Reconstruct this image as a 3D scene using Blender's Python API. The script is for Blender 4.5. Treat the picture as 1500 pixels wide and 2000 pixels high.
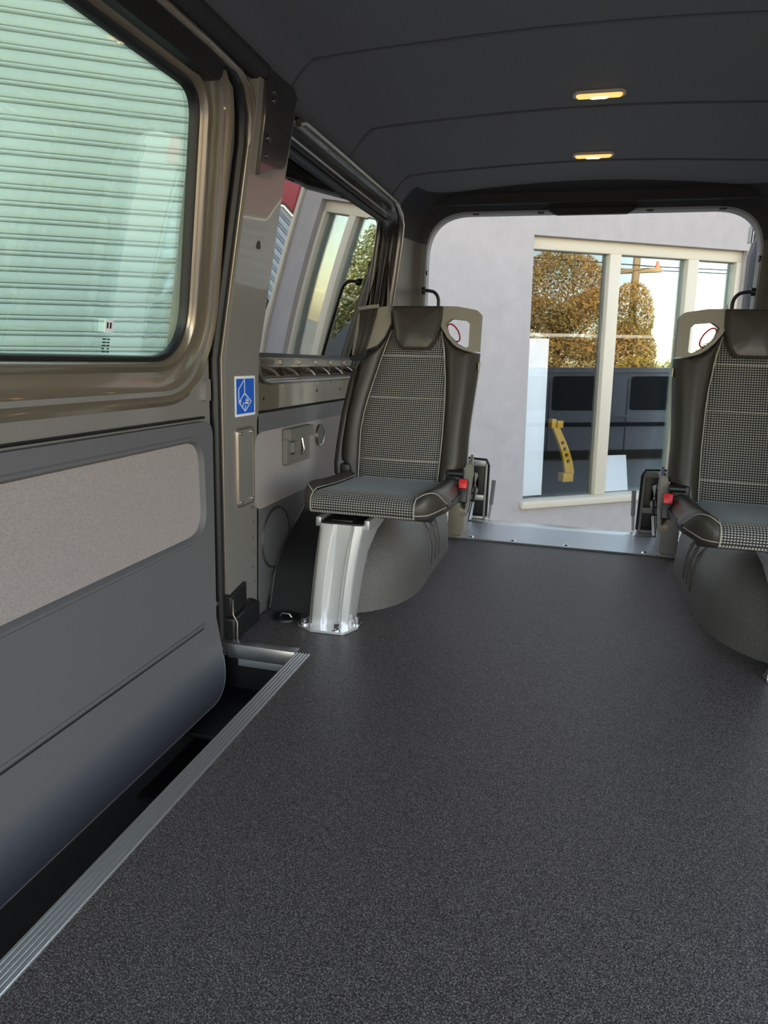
import bpy, bmesh, math, random
from mathutils import Vector, Matrix
random.seed(7)
for o in list(bpy.data.objects): bpy.data.objects.remove(o)
sc = bpy.context.scene
COL = sc.collection

# ------------------------------------------------------------------ camera, sky, sun, exposure
cam_d = bpy.data.cameras.new('camera'); cam = bpy.data.objects.new('camera', cam_d); COL.objects.link(cam)
cam_d.sensor_fit = 'HORIZONTAL'; cam_d.sensor_width = 36.0; cam_d.lens = 1350/1500*36; cam_d.clip_start = .02
R_, U_, F_ = Vector((.966,.258,.029)), Vector((-.083,.202,.976)), Vector((-.246,.945,-.216))
F_.normalize(); R_ = (R_ - F_*R_.dot(F_)).normalized(); U_ = R_.cross(F_)
cam.matrix_world = Matrix(((R_.x,U_.x,-F_.x,0),(R_.y,U_.y,-F_.y,0),(R_.z,U_.z,-F_.z,.65),(0,0,0,1)))
sc.camera = cam

SUN = Vector((-.80,.50,.36)).normalized()
w = bpy.data.worlds.new('sky'); sc.world = w; w.use_nodes = True
nt = w.node_tree; bg = nt.nodes['Background']
sky = nt.nodes.new('ShaderNodeTexSky'); sky.sky_type = 'NISHITA'; sky.sun_disc = False
sky.sun_elevation = math.radians(20); sky.sun_rotation = math.atan2(SUN.x, SUN.y); sky.air_density = 1.0; sky.dust_density = 1.1; sky.ozone_density = 1.0
wb_ = nt.nodes.new('ShaderNodeMix'); wb_.data_type = 'RGBA'; wb_.blend_type = 'MULTIPLY'; wb_.inputs[0].default_value = 1
wb_.inputs[7].default_value = (1.29,1.02,.82,1)                  # daylight-shade white balance of the photograph
nt.links.new(sky.outputs[0], wb_.inputs[6]); nt.links.new(wb_.outputs[2], bg.inputs[0]); bg.inputs[1].default_value = .45
sd = bpy.data.lights.new('sun','SUN'); sd.energy = 8.5; sd.angle = .012; sd.color = (1,.80,.55)
so = bpy.data.objects.new('sun', sd); COL.objects.link(so)
so.rotation_euler = SUN.to_track_quat('Z','Y').to_euler()
vs = sc.view_settings; vs.view_transform = 'Standard'; vs.look = 'None'; vs.gamma = 1; vs.use_curve_mapping = False
vs.exposure = 1.15

# ------------------------------------------------------------------ materials
MATS = {}
def mat(name, col, rough=.5, metal=0., spec=.5, coat=0., noise=None, bump=None, emit=None, alpha_n=None, sheen=0):
    m = bpy.data.materials.new(name); m.use_nodes = True; n = m.node_tree.nodes; l = m.node_tree.links
    b = n['Principled BSDF']
    b.inputs['Base Color'].default_value = (*col,1); b.inputs['Roughness'].default_value = rough
    b.inputs['Metallic'].default_value = metal; b.inputs['Specular IOR Level'].default_value = spec
    b.inputs['Coat Weight'].default_value = coat; b.inputs['Coat Roughness'].default_value = .04
    b.inputs['Sheen Weight'].default_value = sheen
    tc = n.new('ShaderNodeTexCoord')
    if noise:                                   # (scale, second colour, contrast low, contrast high)
        t = n.new('ShaderNodeTexNoise'); t.inputs['Scale'].default_value = noise[0]; t.inputs['Detail'].default_value = 4
        r = n.new('ShaderNodeValToRGB'); r.color_ramp.elements[0].position = noise[2]; r.color_ramp.elements[1].position = noise[3]
        r.color_ramp.elements[0].color = (*col,1); r.color_ramp.elements[1].color = (*noise[1],1)
        l.new(tc.outputs['Object'], t.inputs['Vector']); l.new(t.outputs['Fac'], r.inputs[0]); l.new(r.outputs[0], b.inputs['Base Color'])
    if bump:                                    # (scale, strength, distance)
        t2 = n.new('ShaderNodeTexNoise'); t2.inputs['Scale'].default_value = bump[0]; t2.inputs['Detail'].default_value = 3
        bp = n.new('ShaderNodeBump'); bp.inputs['Strength'].default_value = bump[1]; bp.inputs['Distance'].default_value = bump[2]
        l.new(tc.outputs['Object'], t2.inputs['Vector']); l.new(t2.outputs['Fac'], bp.inputs['Height']); l.new(bp.outputs[0], b.inputs['Normal'])
    if emit:
        b.inputs['Emission Color'].default_value = (*emit[0],1); b.inputs['Emission Strength'].default_value = emit[1]
    MATS[name] = m; return m

def glass(name, tint, refl, ior=1.5, gcol=(1,1,1)):
    m = bpy.data.materials.new(name); m.use_nodes = True; n = m.node_tree.nodes; l = m.node_tree.links
    n.remove(n['Principled BSDF']); out = n['Material Output']
    tr = n.new('ShaderNodeBsdfTransparent'); tr.inputs[0].default_value = (*tint,1)
    gl = n.new('ShaderNodeBsdfGlossy'); gl.inputs['Roughness'].default_value = 0.0
    gl.inputs['Color'].default_value = (*gcol,1)
    lw = n.new('ShaderNodeFresnel'); lw.inputs[0].default_value = ior
    ma = n.new('ShaderNodeMath'); ma.operation = 'MULTIPLY_ADD'; ma.inputs[1].default_value = refl[1]; ma.inputs[2].default_value = refl[0]; ma.use_clamp = True
    mx = n.new('ShaderNodeMixShader')
    l.new(lw.outputs[0], ma.inputs[0]); l.new(ma.outputs[0], mx.inputs[0]); l.new(tr.outputs[0], mx.inputs[1]); l.new(gl.outputs[0], mx.inputs[2]); l.new(mx.outputs[0], out.inputs[0])
    MATS[name] = m; return m

def weave(name):
    """black seat cloth with short pale dashes woven in rows"""
    m = mat(name, (.012,.012,.013), .8, sheen=.2); n = m.node_tree.nodes; l = m.node_tree.links; b = n['Principled BSDF']
    uv = n.new('ShaderNodeUVMap'); uv.uv_map = 'UVMap'
    sp = n.new('ShaderNodeSeparateXYZ'); l.new(uv.outputs[0], sp.inputs[0])
    def M(op, a, bb=None, c=None):
        q = n.new('ShaderNodeMath'); q.operation = op
        for i,v in enumerate((a,bb,c)):
            if v is None: continue
            if isinstance(v,(int,float)): q.inputs[i].default_value = v
            else: l.new(v, q.inputs[i])
        return q.outputs[0]
    ry = M('DIVIDE', sp.outputs[1], .0060); row = M('FLOOR', ry); fy = M('FRACT', ry)
    odd = M('MULTIPLY', M('FRACT', M('MULTIPLY', row, .5)), 1.0)
    fx = M('FRACT', M('DIVIDE', sp.outputs[0], .0060))
    a = M('LESS_THAN', M('ABSOLUTE', M('SUBTRACT', fx, .5)), .30); c = M('LESS_THAN', M('ABSOLUTE', M('SUBTRACT', fy, .5)), .22)
    k = M('MULTIPLY', a, c)
    mx = n.new('ShaderNodeMix'); mx.data_type = 'RGBA'; l.new(k, mx.inputs[0])
    mx.inputs[6].default_value = (.016,.015,.015,1); mx.inputs[7].default_value = (.46,.44,.41,1)
    l.new(mx.outputs[2], b.inputs['Base Color'])
    bp = n.new('ShaderNodeBump'); bp.inputs['Distance'].default_value = .0008; bp.inputs['Strength'].default_value = .6
    l.new(k, bp.inputs['Height']); l.new(bp.outputs[0], b.inputs['Normal'])
    return m

mat('paint', (.25,.208,.155), .28, .55, .5, .9)
mat('paint_side', (.25,.235,.22), .40, .25, .5, .5)
mat('frame_dark', (.060,.052,.045), .25, .5, .5, .9)
mat('black_paint', (.012,.011,.011), .25, .0, .5, .6)
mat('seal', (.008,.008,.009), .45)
mat('rim_metal', (.30,.28,.25), .28, .9)
mat('trim', (.120,.119,.126), .55, bump=(900,.12,.0004))
mat('trim_dark', (.035,.034,.034), .5, bump=(900,.12,.0004))
mat('trim_brown', (.075,.062,.052), .5, bump=(900,.12,.0004))
mat('cloth', (.265,.232,.226), .9, noise=(420,(.37,.325,.317),.35,.7), bump=(700,.3,.0006), sheen=.2)
mat('headliner', (.086,.090,.106), .95, bump=(1200,.25,.0005), sheen=.15)
mat('header', (.020,.020,.022), .8)
mat('pale_rim', (.42,.42,.44), .5)
mat('alum', (.70,.71,.72), .32, .95)
mat('alum_plate', (.50,.52,.55), .38, .85, bump=(60,.1,.0005))
mat('silver_paint', (.86,.86,.86), .28, .6, coat=.4)
mat('taupe', (.27,.245,.20), .5)
mat('latch_grey', (.17,.16,.145), .45)
mat('taupe_steel', (.32,.29,.24), .45, .2)
mat('leather', (.046,.038,.032), .42, bump=(260,.25,.0008))
mat('pad', (.05,.044,.037), .36)
mat('webbing', (.030,.024,.021), .6, bump=(500,.3,.0005))
mat('thread', (.40,.38,.34), .8)
mat('chrome', (.8,.8,.8), .15, 1)
mat('black_plastic', (.012,.012,.013), .4)
mat('well', (.010,.010,.011), .55)
mat('red', (.75,.015,.02), .35, emit=((1,.02,.02),.0))
mat('red_loop', (.42,.008,.02), .45)
mat('blue', (.005,.11,.62), .45)
mat('white_print', (.85,.86,.88), .5)
mat('arch', (.125,.117,.108), .40, bump=(230,.8,.004))
mat('lens', (1,.72,.35), .3, emit=((1,.40,.11),.75))
mat('bulb', (1,.9,.7), .3, emit=((1,.66,.30),7))
mat('lamp_rim', (.5,.42,.3), .3)
mat('bumper_grey', (.25,.25,.26), .5)
weave('weave')
glass('door_glass', (.82,.93,.86), (.0,.6), 1.45)
glass('privacy_glass', (.42,.48,.44), (.24,1.3), 1.5)
glass('shop_glass', (.985,.99,.995), (.022,.7), 1.5, (.84,.97,1.0))
glass('clear_glass', (.86,.90,.88), (.02,1.0), 1.5)
# outdoors
mat('render_wall', (.335,.306,.300), .9, noise=(9,(.37,.34,.333),.3,.75), bump=(55,.5,.006))
mat('shutter', (.60,.635,.60), .5, .1)
mat('shutter_blue', (.42,.48,.54), .5, .1)
mat('fascia_red', (.42,.06,.08), .6)
mat('frame_cream', (.52,.465,.365), .5)
mat('concrete', (.36,.345,.31), .9, noise=(60,(.42,.40,.36),.35,.7))
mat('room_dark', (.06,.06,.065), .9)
mat('board', (.88,.90,.92), .6)
mat('yellow', (.58,.34,.02), .5)
mat('sofa', (.35,.33,.32), .8)
mat('bark', (.16,.10,.06), .9, noise=(14,(.26,.19,.12),.4,.7), bump=(30,.6,.02))
mat('leaf_gum', (.32,.26,.085), .7, noise=(1.2,(.58,.34,.11),.35,.7))
mat('leaf_hedge', (.15,.21,.045), .7, noise=(1.5,(.32,.28,.07),.35,.7))
mat('leaf_gold', (.38,.27,.05), .7)
mat('timber', (.34,.26,.17), .9)
mat('ceramic', (.55,.16,.10), .4)
mat('car_paint', (.62,.60,.62), .3, .5, coat=.8)
mat('car_glass', (.015,.018,.02), .05)
mat('tyre', (.015,.015,.015), .8)
mat('barn_door_paint', (.34,.39,.48), .35, .25, coat=.6)
mat('steel_grey', (.50,.52,.53), .4, .6)

# speckled vinyl floor
def floor_mat():
    m = mat('vinyl', (.02,.019,.019), .46, spec=.38); n = m.node_tree.nodes; l = m.node_tree.links; b = n['Principled BSDF']
    tc = n.new('ShaderNodeTexCoord')
    t = n.new('ShaderNodeTexNoise'); t.inputs['Scale'].default_value = 560; t.inputs['Detail'].default_value = 4; t.inputs['Roughness'].default_value = .7
    r = n.new('ShaderNodeValToRGB'); e = r.color_ramp.elements
    e[0].position = .41; e[0].color = (.021,.018,.0175,1); e[1].position = .61; e[1].color = (.31,.272,.262,1)
    x = e.new(.52); x.color = (.066,.056,.054,1)
    l.new(tc.outputs['Object'], t.inputs['Vector']); l.new(t.outputs['Fac'], r.inputs[0]); l.new(r.outputs[0], b.inputs['Base Color'])
    v = n.new('ShaderNodeTexNoise'); v.inputs['Scale'].default_value = 420; v.inputs['Detail'].default_value = 2
    bp = n.new('ShaderNodeBump'); bp.inputs['Strength'].default_value = .35; bp.inputs['Distance'].default_value = .0012
    l.new(tc.outputs['Object'], v.inputs['Vector']); l.new(v.outputs['Fac'], bp.inputs['Height']); l.new(bp.outputs[0], b.inputs['Normal'])
floor_mat()

# ------------------------------------------------------------------ mesh helpers
ORG = {}
def org(o): return ORG.get(o.name, Vector((0,0,0)))
def tag(o, label=None, cat=None, group=None, kind=None):
    if label: o['label'] = label
    if cat: o['category'] = cat
    if group: o['group'] = group
    if kind: o['kind'] = kind
    return o
def empty(name, loc=(0,0,0)):
    o = bpy.data.objects.new(name, None); COL.objects.link(o); o.location = loc; o.empty_display_size = .05
    ORG[o.name] = Vector(loc); return o

class G:
    def __init__(s): s.bm = bmesh.new()
    def face(s, pts):
        vs_ = [s.bm.verts.new(p) for p in pts]; return s.bm.faces.new(vs_)
    def grid(s, rows, wrap=False, closed=False, caps=False):
        V = [[s.bm.verts.new(p) for p in r] for r in rows]
        nr = len(V); nc = len(V[0])
        for i in range(nr if closed else nr-1):
            a = V[i]; b = V[(i+1) % nr]
            for j in range(nc if wrap else nc-1):
                k = (j+1) % nc
                try: s.bm.faces.new((a[j],a[k],b[k],b[j]))
                except ValueError: pass
        if caps and wrap:
            for r in (V[0], V[-1]):
                try: s.bm.faces.new(r)
                except ValueError: pass
        return s
    def box(s, x0,x1,y0,y1,z0,z1, bev=0, seg=2):
        b = bmesh.new(); bmesh.ops.create_cube(b, size=1)
        for v in b.verts: v.co = Vector(((x0+x1)/2+v.co.x*(x1-x0),(y0+y1)/2+v.co.y*(y1-y0),(z0+z1)/2+v.co.z*(z1-z0)))
        if bev: bmesh.ops.bevel(b, geom=b.edges[:], offset=bev, segments=seg, profile=.5, affect='EDGES')
        me = bpy.data.meshes.new('t'); b.to_mesh(me); b.free(); s.bm.from_mesh(me); bpy.data.meshes.remove(me); return s
    def obox(s, c, ax, half, bev=0):
        """oriented box: centre, three axes, half sizes"""
        b = bmesh.new(); bmesh.ops.create_cube(b, size=2)
        if bev:
            for v in b.verts: v.co = Vector((v.co.x*half[0],v.co.y*half[1],v.co.z*half[2]))
            bmesh.ops.bevel(b, geom=b.edges[:], offset=bev, segments=2, profile=.5, affect='EDGES')
            for v in b.verts: v.co = Vector(c)+Vector(ax[0])*v.co.x+Vector(ax[1])*v.co.y+Vector(ax[2])*v.co.z
        else:
            for v in b.verts: v.co = Vector(c)+Vector(ax[0])*v.co.x*half[0]+Vector(ax[1])*v.co.y*half[1]+Vector(ax[2])*v.co.z*half[2]
        me = bpy.data.meshes.new('t'); b.to_mesh(me); b.free(); s.bm.from_mesh(me); bpy.data.meshes.remove(me); return s
    def tube(s, path, r, n=10, closed=False, flat=None):
        P = [Vector(p) for p in path]; rows = []
        N = len(P); up = None
        for i,p in enumerate(P):
            if closed: t = P[(i+1)%N]-P[i-1]
            else: t = P[min(i+1,N-1)]-P[max(i-1,0)]
            t.normalize()
            if up is None:
                up = Vector((0,0,1)) if abs(t.z) < .9 else Vector((0,1,0))
            a = t.cross(up)
            if a.length < 1e-4: a = t.cross(Vector((1,0,0)))
            a.normalize(); b = a.cross(t).normalized(); up = b
            rr = r[i] if isinstance(r,(list,tuple)) else r
            f2 = flat or 1
            rows.append([p + a*math.cos(2*math.pi*k/n)*rr + b*math.sin(2*math.pi*k/n)*rr*f2 for k in range(n)])
        s.grid(rows, wrap=True, closed=closed, caps=not closed); return s
    def cyl(s, a, b, r, n=16, r2=None):
        s.tube([a,b],[r,r if r2 is None else r2],n); return s
    def prism(s, pts, vec, holes=()):
        b = bmesh.new(); es = []
        for loop in [pts]+list(holes):
            v = [b.verts.new(p) for p in loop]
            es += [b.edges.new((v[i],v[(i+1)%len(v)])) for i in range(len(v))]
        bmesh.ops.triangle_fill(b, edges=es, use_beauty=True, use_dissolve=False)
        s._thick(b, vec); return s
    def _thick(s, b, vec):
        if vec is not None:
            r = bmesh.ops.extrude_face_region(b, geom=b.faces[:])
            for v in [x for x in r['geom'] if isinstance(x, bmesh.types.BMVert)]: v.co += Vector(vec)
        bmesh.ops.recalc_face_normals(b, faces=b.faces[:])
        me = bpy.data.meshes.new('t'); b.to_mesh(me); b.free(); s.bm.from_mesh(me); bpy.data.meshes.remove(me)
    def side(s, out, inn, thick, sgn=-1, holes=()):
        """panel lying on the van's side: outline in (y, z), following the lean of the body side"""
        b = bmesh.new(); es = []
        for loop in [out]+list(holes):
            v = [b.verts.new((0,p[0],p[1])) for p in loop]
            es += [b.edges.new((v[i],v[(i+1)%len(v)])) for i in range(len(v))]
        bmesh.ops.triangle_fill(b, edges=es, use_beauty=True, use_dissolve=False)
        for z in (.64,1.12):
            bmesh.ops.bisect_plane(b, geom=b.verts[:]+b.edges[:]+b.faces[:], plane_co=(0,0,z), plane_no=(0,0,1))
        for v in b.verts: v.co.x = sgn*(SX(v.co.z)-inn)
        s._thick(b, (sgn*thick,0,0)); return s
    def ring(s, out, prof, sgn=-1):
        """frame around an outline in (y, z): profile of (grow, inn)"""
        rows = [[(sgn*(SX(q[1])-i), q[0], q[1]) for q in grow(out, g)] for g,i in prof]
        s.grid(rows, wrap=True); return s
    def obj(s, name, m, parent=None, bevel=0, sharp=38, seg=2, uv=None, kind=None, flip=False):
        bmesh.ops.remove_doubles(s.bm, verts=s.bm.verts[:], dist=1e-5)
        bmesh.ops.recalc_face_normals(s.bm, faces=s.bm.faces[:])
        if uv:
            L = s.bm.loops.layers.uv.new('UVMap')
            for f in s.bm.faces:
                for lp in f.loops: lp[L].uv = uv(lp.vert.co)
        if parent is None:
            co = [v.co for v in s.bm.verts]
            O = Vector((sum(c.x for c in co)/len(co), sum(c.y for c in co)/len(co), min(c.z for c in co)))
        else: O = org(parent)
        me = bpy.data.meshes.new(name)
        bmesh.ops.translate(s.bm, verts=s.bm.verts[:], vec=-O)
        s.bm.to_mesh(me); s.bm.free()
        for p in me.polygons: p.use_smooth = True
        me.set_sharp_from_angle(angle=math.radians(sharp))
        me.materials.append(MATS[m] if isinstance(m,str) else m)
        o = bpy.data.objects.new(name, me); COL.objects.link(o)
        if parent is None: o.location = O
        else: o.parent = parent
        ORG[o.name] = O
        if bevel:
            bv = o.modifiers.new('bevel','BEVEL'); bv.width = bevel; bv.segments = seg; bv.limit_method = 'ANGLE'; bv.angle_limit = math.radians(50)
        if kind: o['kind'] = kind
        return o

def rpoly(pts, n=6):
    """polygon with rounded corners: (a, b, radius)"""
    out = []; N = len(pts)
    for i in range(N):
        p = Vector(pts[i][:2]); r = pts[i][2] if len(pts[i]) > 2 else 0
        if r <= 0: out.append((p.x,p.y)); continue
        a = Vector(pts[i-1][:2])-p; b = Vector(pts[(i+1)%N][:2])-p
        la, lb = a.length, b.length; a.normalize(); b.normalize()
        ang = a.angle(b); d = min(r/math.tan(ang/2), la*.48, lb*.48)
        p0 = p+a*d; p1 = p+b*d
        for k in range(n+1):
            t = k/n; q = p0*(1-t)**2 + p*2*t*(1-t) + p1*t*t
            out.append((q.x,q.y))
    return out
def dense(pts, step=.03):
    out = []; N = len(pts)
    for i in range(N):
        a = Vector(pts[i]); b = Vector(pts[(i+1)%N]); k = max(1,int((b-a).length/step))
        for j in range(k): q = a.lerp(b,j/k); out.append((q.x,q.y))
    return out
def grow(pts, g):
    N = len(pts); A = sum(pts[i][0]*pts[(i+1)%N][1]-pts[(i+1)%N][0]*pts[i][1] for i in range(N)); sg = 1 if A > 0 else -1
    out = []
    for i in range(N):
        p = Vector(pts[i]); e1 = (p-Vector(pts[i-1])); e2 = (Vector(pts[(i+1)%N])-p)
        e1.normalize(); e2.normalize()
        n1 = Vector((e1.y,-e1.x))*sg; n2 = Vector((e2.y,-e2.x))*sg
        nn = n1+n2
        if nn.length < 1e-6: nn = n1
        nn.normalize(); c = max(.5, nn.dot(n1)); q = p+nn*g/c
        out.append((q.x,q.y))
    return out
def SX(z):
    if z <= .64: return .74
    if z <= 1.12: return .74-.08*(z-.64)/.48
    return .66-.12*(z-1.12)
def ss(a,b,x):
    t = max(0,min(1,(x-a)/(b-a))); return t*t*(3-2*t)
def lerp_tab(tab, z):
    if z <= tab[0][1]: return tab[0][0]
    for (x0,z0),(x1,z1) in zip(tab,tab[1:]):
        if z <= z1: return x0+(x1-x0)*(z-z0)/(z1-z0)
    return tab[-1][0]
def circle(cy, cz, r, n=32, rz=None):
    return [(cy+r*math.cos(2*math.pi*k/n), cz+(rz or r)*math.sin(2*math.pi*k/n)) for k in range(n)]
def copy_obj(o, parent, loc=None):
    c = o.copy(); COL.objects.link(c); c.parent = parent
    if loc is not None: c.location = loc
    return c

# ================================================================== THE VAN
# ---- floor
g = G()
g.prism([(-.515,-.6,0),(.72,-.6,0),(.72,2.76,0),(-.74,2.76,0),(-.74,1.352,0),(-.515,1.352,0)], (0,0,-.03))
floor = tag(g.obj('floor','vinyl'), 'speckled charcoal vinyl floor running the length of the van', kind='structure')
g = G()   # black step well beside the sliding door
g.face([(-.545,-.2,-.028),(-.545,1.40,-.028),(-.56,1.40,-.24),(-.56,-.2,-.24)])
g.face([(-.56,-.2,-.24),(-.56,1.40,-.24),(-.80,1.40,-.24),(-.80,-.2,-.24)])
g.face([(-.545,1.375,-.028),(-.80,1.375,-.028),(-.80,1.375,-.24),(-.545,1.375,-.24)])
g.obj('step_well','well',floor)
g = G(); g.box(-.74,-.56,1.16,1.375,-.13,-.118,.004); g.box(-.74,-.56,1.02,1.375,-.19,-.18,.004)
g.obj('well_step','well',floor)
# aluminium edge strip with its grooved ribs
t1 = G().box(-.547,-.512,-.3,1.352,-.03,.0005).obj('trim_1','alum'); tag(t1,'ribbed aluminium edge strip along the step well',kind='structure')
g0 = None
for k in range(5):
    x = -.5435+k*.0069
    g = G(); g.grid([[(x+.0024*math.cos(a),y,.0005+.0022*math.sin(a)) for a in [math.pi*j/6 for j in range(7)]] for y in (-.3,1.352)])
    g.obj('rib','alum',t1)
t2 = G().box(-.712,-.547,1.346,1.375,-.032,.003,.002).obj('trim_2','alum'); tag(t2,'short silver angle strip across the end of the step well',kind='structure')
G().box(-.69,-.556,1.352,1.372,-.052,-.03,.002).obj('lower_lip','steel_grey',t2)

# ---- ceiling: four headliner panels with recessed seams
def roof_z(x,y):
    a = abs(x)
    return 1.302-.020*(a/.5)**2-.080*ss(.585,.69,a)-.02*ss(2.2,2.75,y)-.004*(y-1.8)**2*(1 if y>1.8 else .3)
def seam_y(yc,x): return yc-.012*ss(.30,.60,abs(x))
g = G(); g.grid([[(x,y,roof_z(x,y)+.014) for x in [-.70+1.40*i/56 for i in range(57)]] for y in (-.6,0,.6,1.2,1.6,2,2.4,2.72)])
ceiling = tag(g.obj('ceiling','header'), 'dark headliner roof lining with crosswise seams', kind='structure')
seams = [-.6,1.575,2.035,2.49,2.74]
for k in range(4):
    rows = []
    for t,dz in [(0,.012),(.002,.004),(.006,0),(.05,0)]+[(.1*i,0) for i in range(1,10)]+[(.95,0),(.994,0),(.998,.004),(1,.012)]:
        r = []
        for i in range(81):
            x = -.695+1.390*i/80
            y0 = seams[k] if k == 0 else seam_y(seams[k],x)+.0035
            y1 = seams[k+1] if k == 3 else seam_y(seams[k+1],x)-.0035
            if k == 0: tt = t; y = y0+(y1-y0)*t
            # absolute distances near the seam so the groove keeps one width
            L = y1-y0
            if t <= .006: y = y0+t*1.0
            elif t >= .994: y = y1-(1-t)*1.0
            else: y = y0+L*t
            r.append((x,y,roof_z(x,y)+(dz if not (k==3 and t>.5) else 0)))
        rows.append(r)
    G().grid(rows).obj('roof_panel','headliner',ceiling)

# ---- roof lamps
def lamp(y, label):
    zc = roof_z(0,y); r = empty('roof_lamp',(.008,y,zc-.012)); tag(r,label,'lamp','roof lamps')
    ol = rpoly([(-.062,-.022,.02),(.062,-.022,.02),(.062,.022,.02),(-.062,.022,.02)],6)
    def lvl(gr,z): return [(.008+a,y+b,z) for a,b in grow(ol,gr)]
    G().grid([lvl(.001,zc+.004),lvl(.001,zc-.004),lvl(-.004,zc-.006),lvl(-.007,zc-.005)],wrap=True).obj('lamp_rim','lamp_rim',r)
    le = G().grid([lvl(-.006,zc-.004),lvl(-.010,zc-.008),lvl(-.016,zc-.010)],wrap=True,caps=True).obj('lens','lens',r)
    G().tube([(.008-.024,y,zc-.0075),(.008-.018,y,zc-.0075),(.008+.018,y,zc-.0075),(.008+.024,y,zc-.0075)],[.001,.0055,.0055,.001],10).obj('bulb','bulb',le)
    return r
lamp(1.945,'lit roof lamp nearer the front seam, larger in view')
lamp(2.432,'lit roof lamp nearer the rear opening, smaller in view')

# ---- sliding door (left)
door = empty('door_1',(-.76,.7,-.3)); tag(door,'grey sliding side door with tinted window and padded trim',kind='structure')
DW = dense(rpoly([(.10,.638,.1),(1.288,.638,.10),(1.236,1.112,.055),(.10,1.112,.06)],10),.05)
g = G(); g.side(rpoly([(-.10,-.30,.1),(1.352,-.30,.05),(1.352,.64,.02),(1.335,1.19,.12),(-.10,1.19,.1)],8), -.006,.03, holes=[grow(DW,.060)])
g.obj('door_shell','paint_side',door,bevel=.006)
g = G(); g.ring(DW,[(.000,-.042),(.005,-.026),(.009,-.016),(.015,-.012),(.020,-.015),(.025,-.019),(.034,-.019),(.050,-.016),(.064,-.010),(.073,-.003),(.080,.000),(.088,-.004),(.094,-.020)])
g.obj('window_frame','paint',door)
g = G(); g.ring(DW,[(-.005,-.040),(-.004,-.030),(-.001,-.025),(.004,-.023),(.008,-.030)])
g.obj('window_seal','seal',door)
G().side(rpoly([(-.10,1.124,.0),(1.17,1.124,.02),(1.262,1.124,.05),(1.262,1.195,.02),(-.10,1.195,0)],6),.006,.03).obj('rail_shade_strip','seal',door,bevel=.008)  # added black strip: darkens the frame top like a headliner reflection
pane = G().side(grow(DW,.006),-.036,.004).obj('pane','door_glass',door)
def on_side(y,z,inn): return (-(SX(z)-inn),y,z)
g = G(); g.side([(1.040,.680),(1.062,.680),(1.062,.702),(1.040,.702)],-.0335,.001); g.obj('glass_label','white_print',pane)
g = G()
for k,(a,b) in enumerate([(1.045,1.049),(1.053,1.057)]): g.side([(a,.687),(b,.687),(b,.697),(a,.697)],-.033,.0005)
g.obj('label_mark','black_plastic',pane)
g = G()
for k in range(5):
    z = .668-k*.0052; 
    for (a,b) in [(1.036,1.046),(1.048,1.056)] if k != 3 else [(1.036,1.042),(1.050,1.055)]: g.side([(a,z),(b,z),(b,z+.0022),(a,z+.0022)],-.033,.0005)
g.obj('etched_text','black_plastic',pane)
# lower ledge under the glass and padded trim
TP = rpoly([(-.06,.512,.01),(1.334,.512,.035),(1.330,.07,0),(1.318,-.098,.19),(-.06,-.098,.02)],14)
LEAN = lambda z: .22*max(0,.07-z)          # the lower pad swells into the cabin
INS = rpoly([(-.02,.468,.02),(1.286,.478,.055),(1.294,.272,.06),(-.02,.262,.02)],8)
g = G(); g.side(TP,.010,.03,holes=[INS])
bmesh.ops.bisect_plane(g.bm, geom=g.bm.verts[:]+g.bm.edges[:]+g.bm.faces[:], plane_co=(0,0,.07), plane_no=(0,0,1))
bmesh.ops.bisect_plane(g.bm, geom=g.bm.verts[:]+g.bm.edges[:]+g.bm.faces[:], plane_co=(0,0,.03), plane_no=(0,0,1))
for v in g.bm.verts: v.co.x += LEAN(v.co.z)
tp = g.obj('trim_panel','trim',door,bevel=.009,seg=3)
g = G(); g.side(grow(INS,.004),.003,.01); g.obj('cloth_insert','cloth',tp)
g = G(); g.ring(dense(INS,.08),[(.010,.009),(.006,.0135),(.001,.0135),(-.004,.007),(-.006,.0)]); g.obj('insert_border','trim',tp)
g = G(); g.tube([on_side(y,.072,.0095) for y in (-.05,.3,.8,1.27,1.285)],[.0045,.0045,.0045,.0045,.001],8); g.obj('crease','trim',tp)
g = G(); g.tube([on_side(y,.064,.0085) for y in (-.05,.3,.8,1.27,1.285)],[.0035,.0035,.0035,.0035,.001],8); g.obj('crease_shadow','seal',tp)  # black bead paints the shadow line under the crease
g = G(); g.tube([on_side(y,.519,-.002) for y in (-.05,1.32)],.0028,8); g.obj('panel_gap','seal',tp)
G().tube([on_side(q[0],q[1],.008+LEAN(q[1])) for q in TP if q[1] < .06 and q[0] > -.055],.0024,6).obj('panel_edge_highlight','pale_rim',tp)  # pale bead paints a highlight along the pad's lower edge
# small access plug and rubber stop at the rear of the door
G().side(rpoly([(1.318,.553,.004),(1.345,.553,.004),(1.345,.598,.004),(1.326,.598,.012)]),.002,.01).obj('access_plug','paint_side',door,bevel=.002)
G().cyl((-.745,1.336,.10),(-.728,1.336,.10),.006,10).obj('screw','chrome',door)

# ---- left body side behind the door
wl = G().side([(1.30,-.25),(2.80,-.25),(2.80,1.20),(1.30,1.20)],-.055,.02,holes=[grow(rpoly([(1.575,.645,.03),(2.62,.645,.08),(2.585,1.128,.07),(1.565,1.128,.04)],8),.005)])
g = wl; wall_left = tag(g.obj('wall_left','paint_side'),'left body side of the van behind the sliding door',kind='structure')
g = G().side([(-.60,-.25),(-.09,-.25),(-.09,1.20),(-.60,1.20)],0,.04); g.obj('front_pillar','trim_dark',wall_left,bevel=.01)
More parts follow.
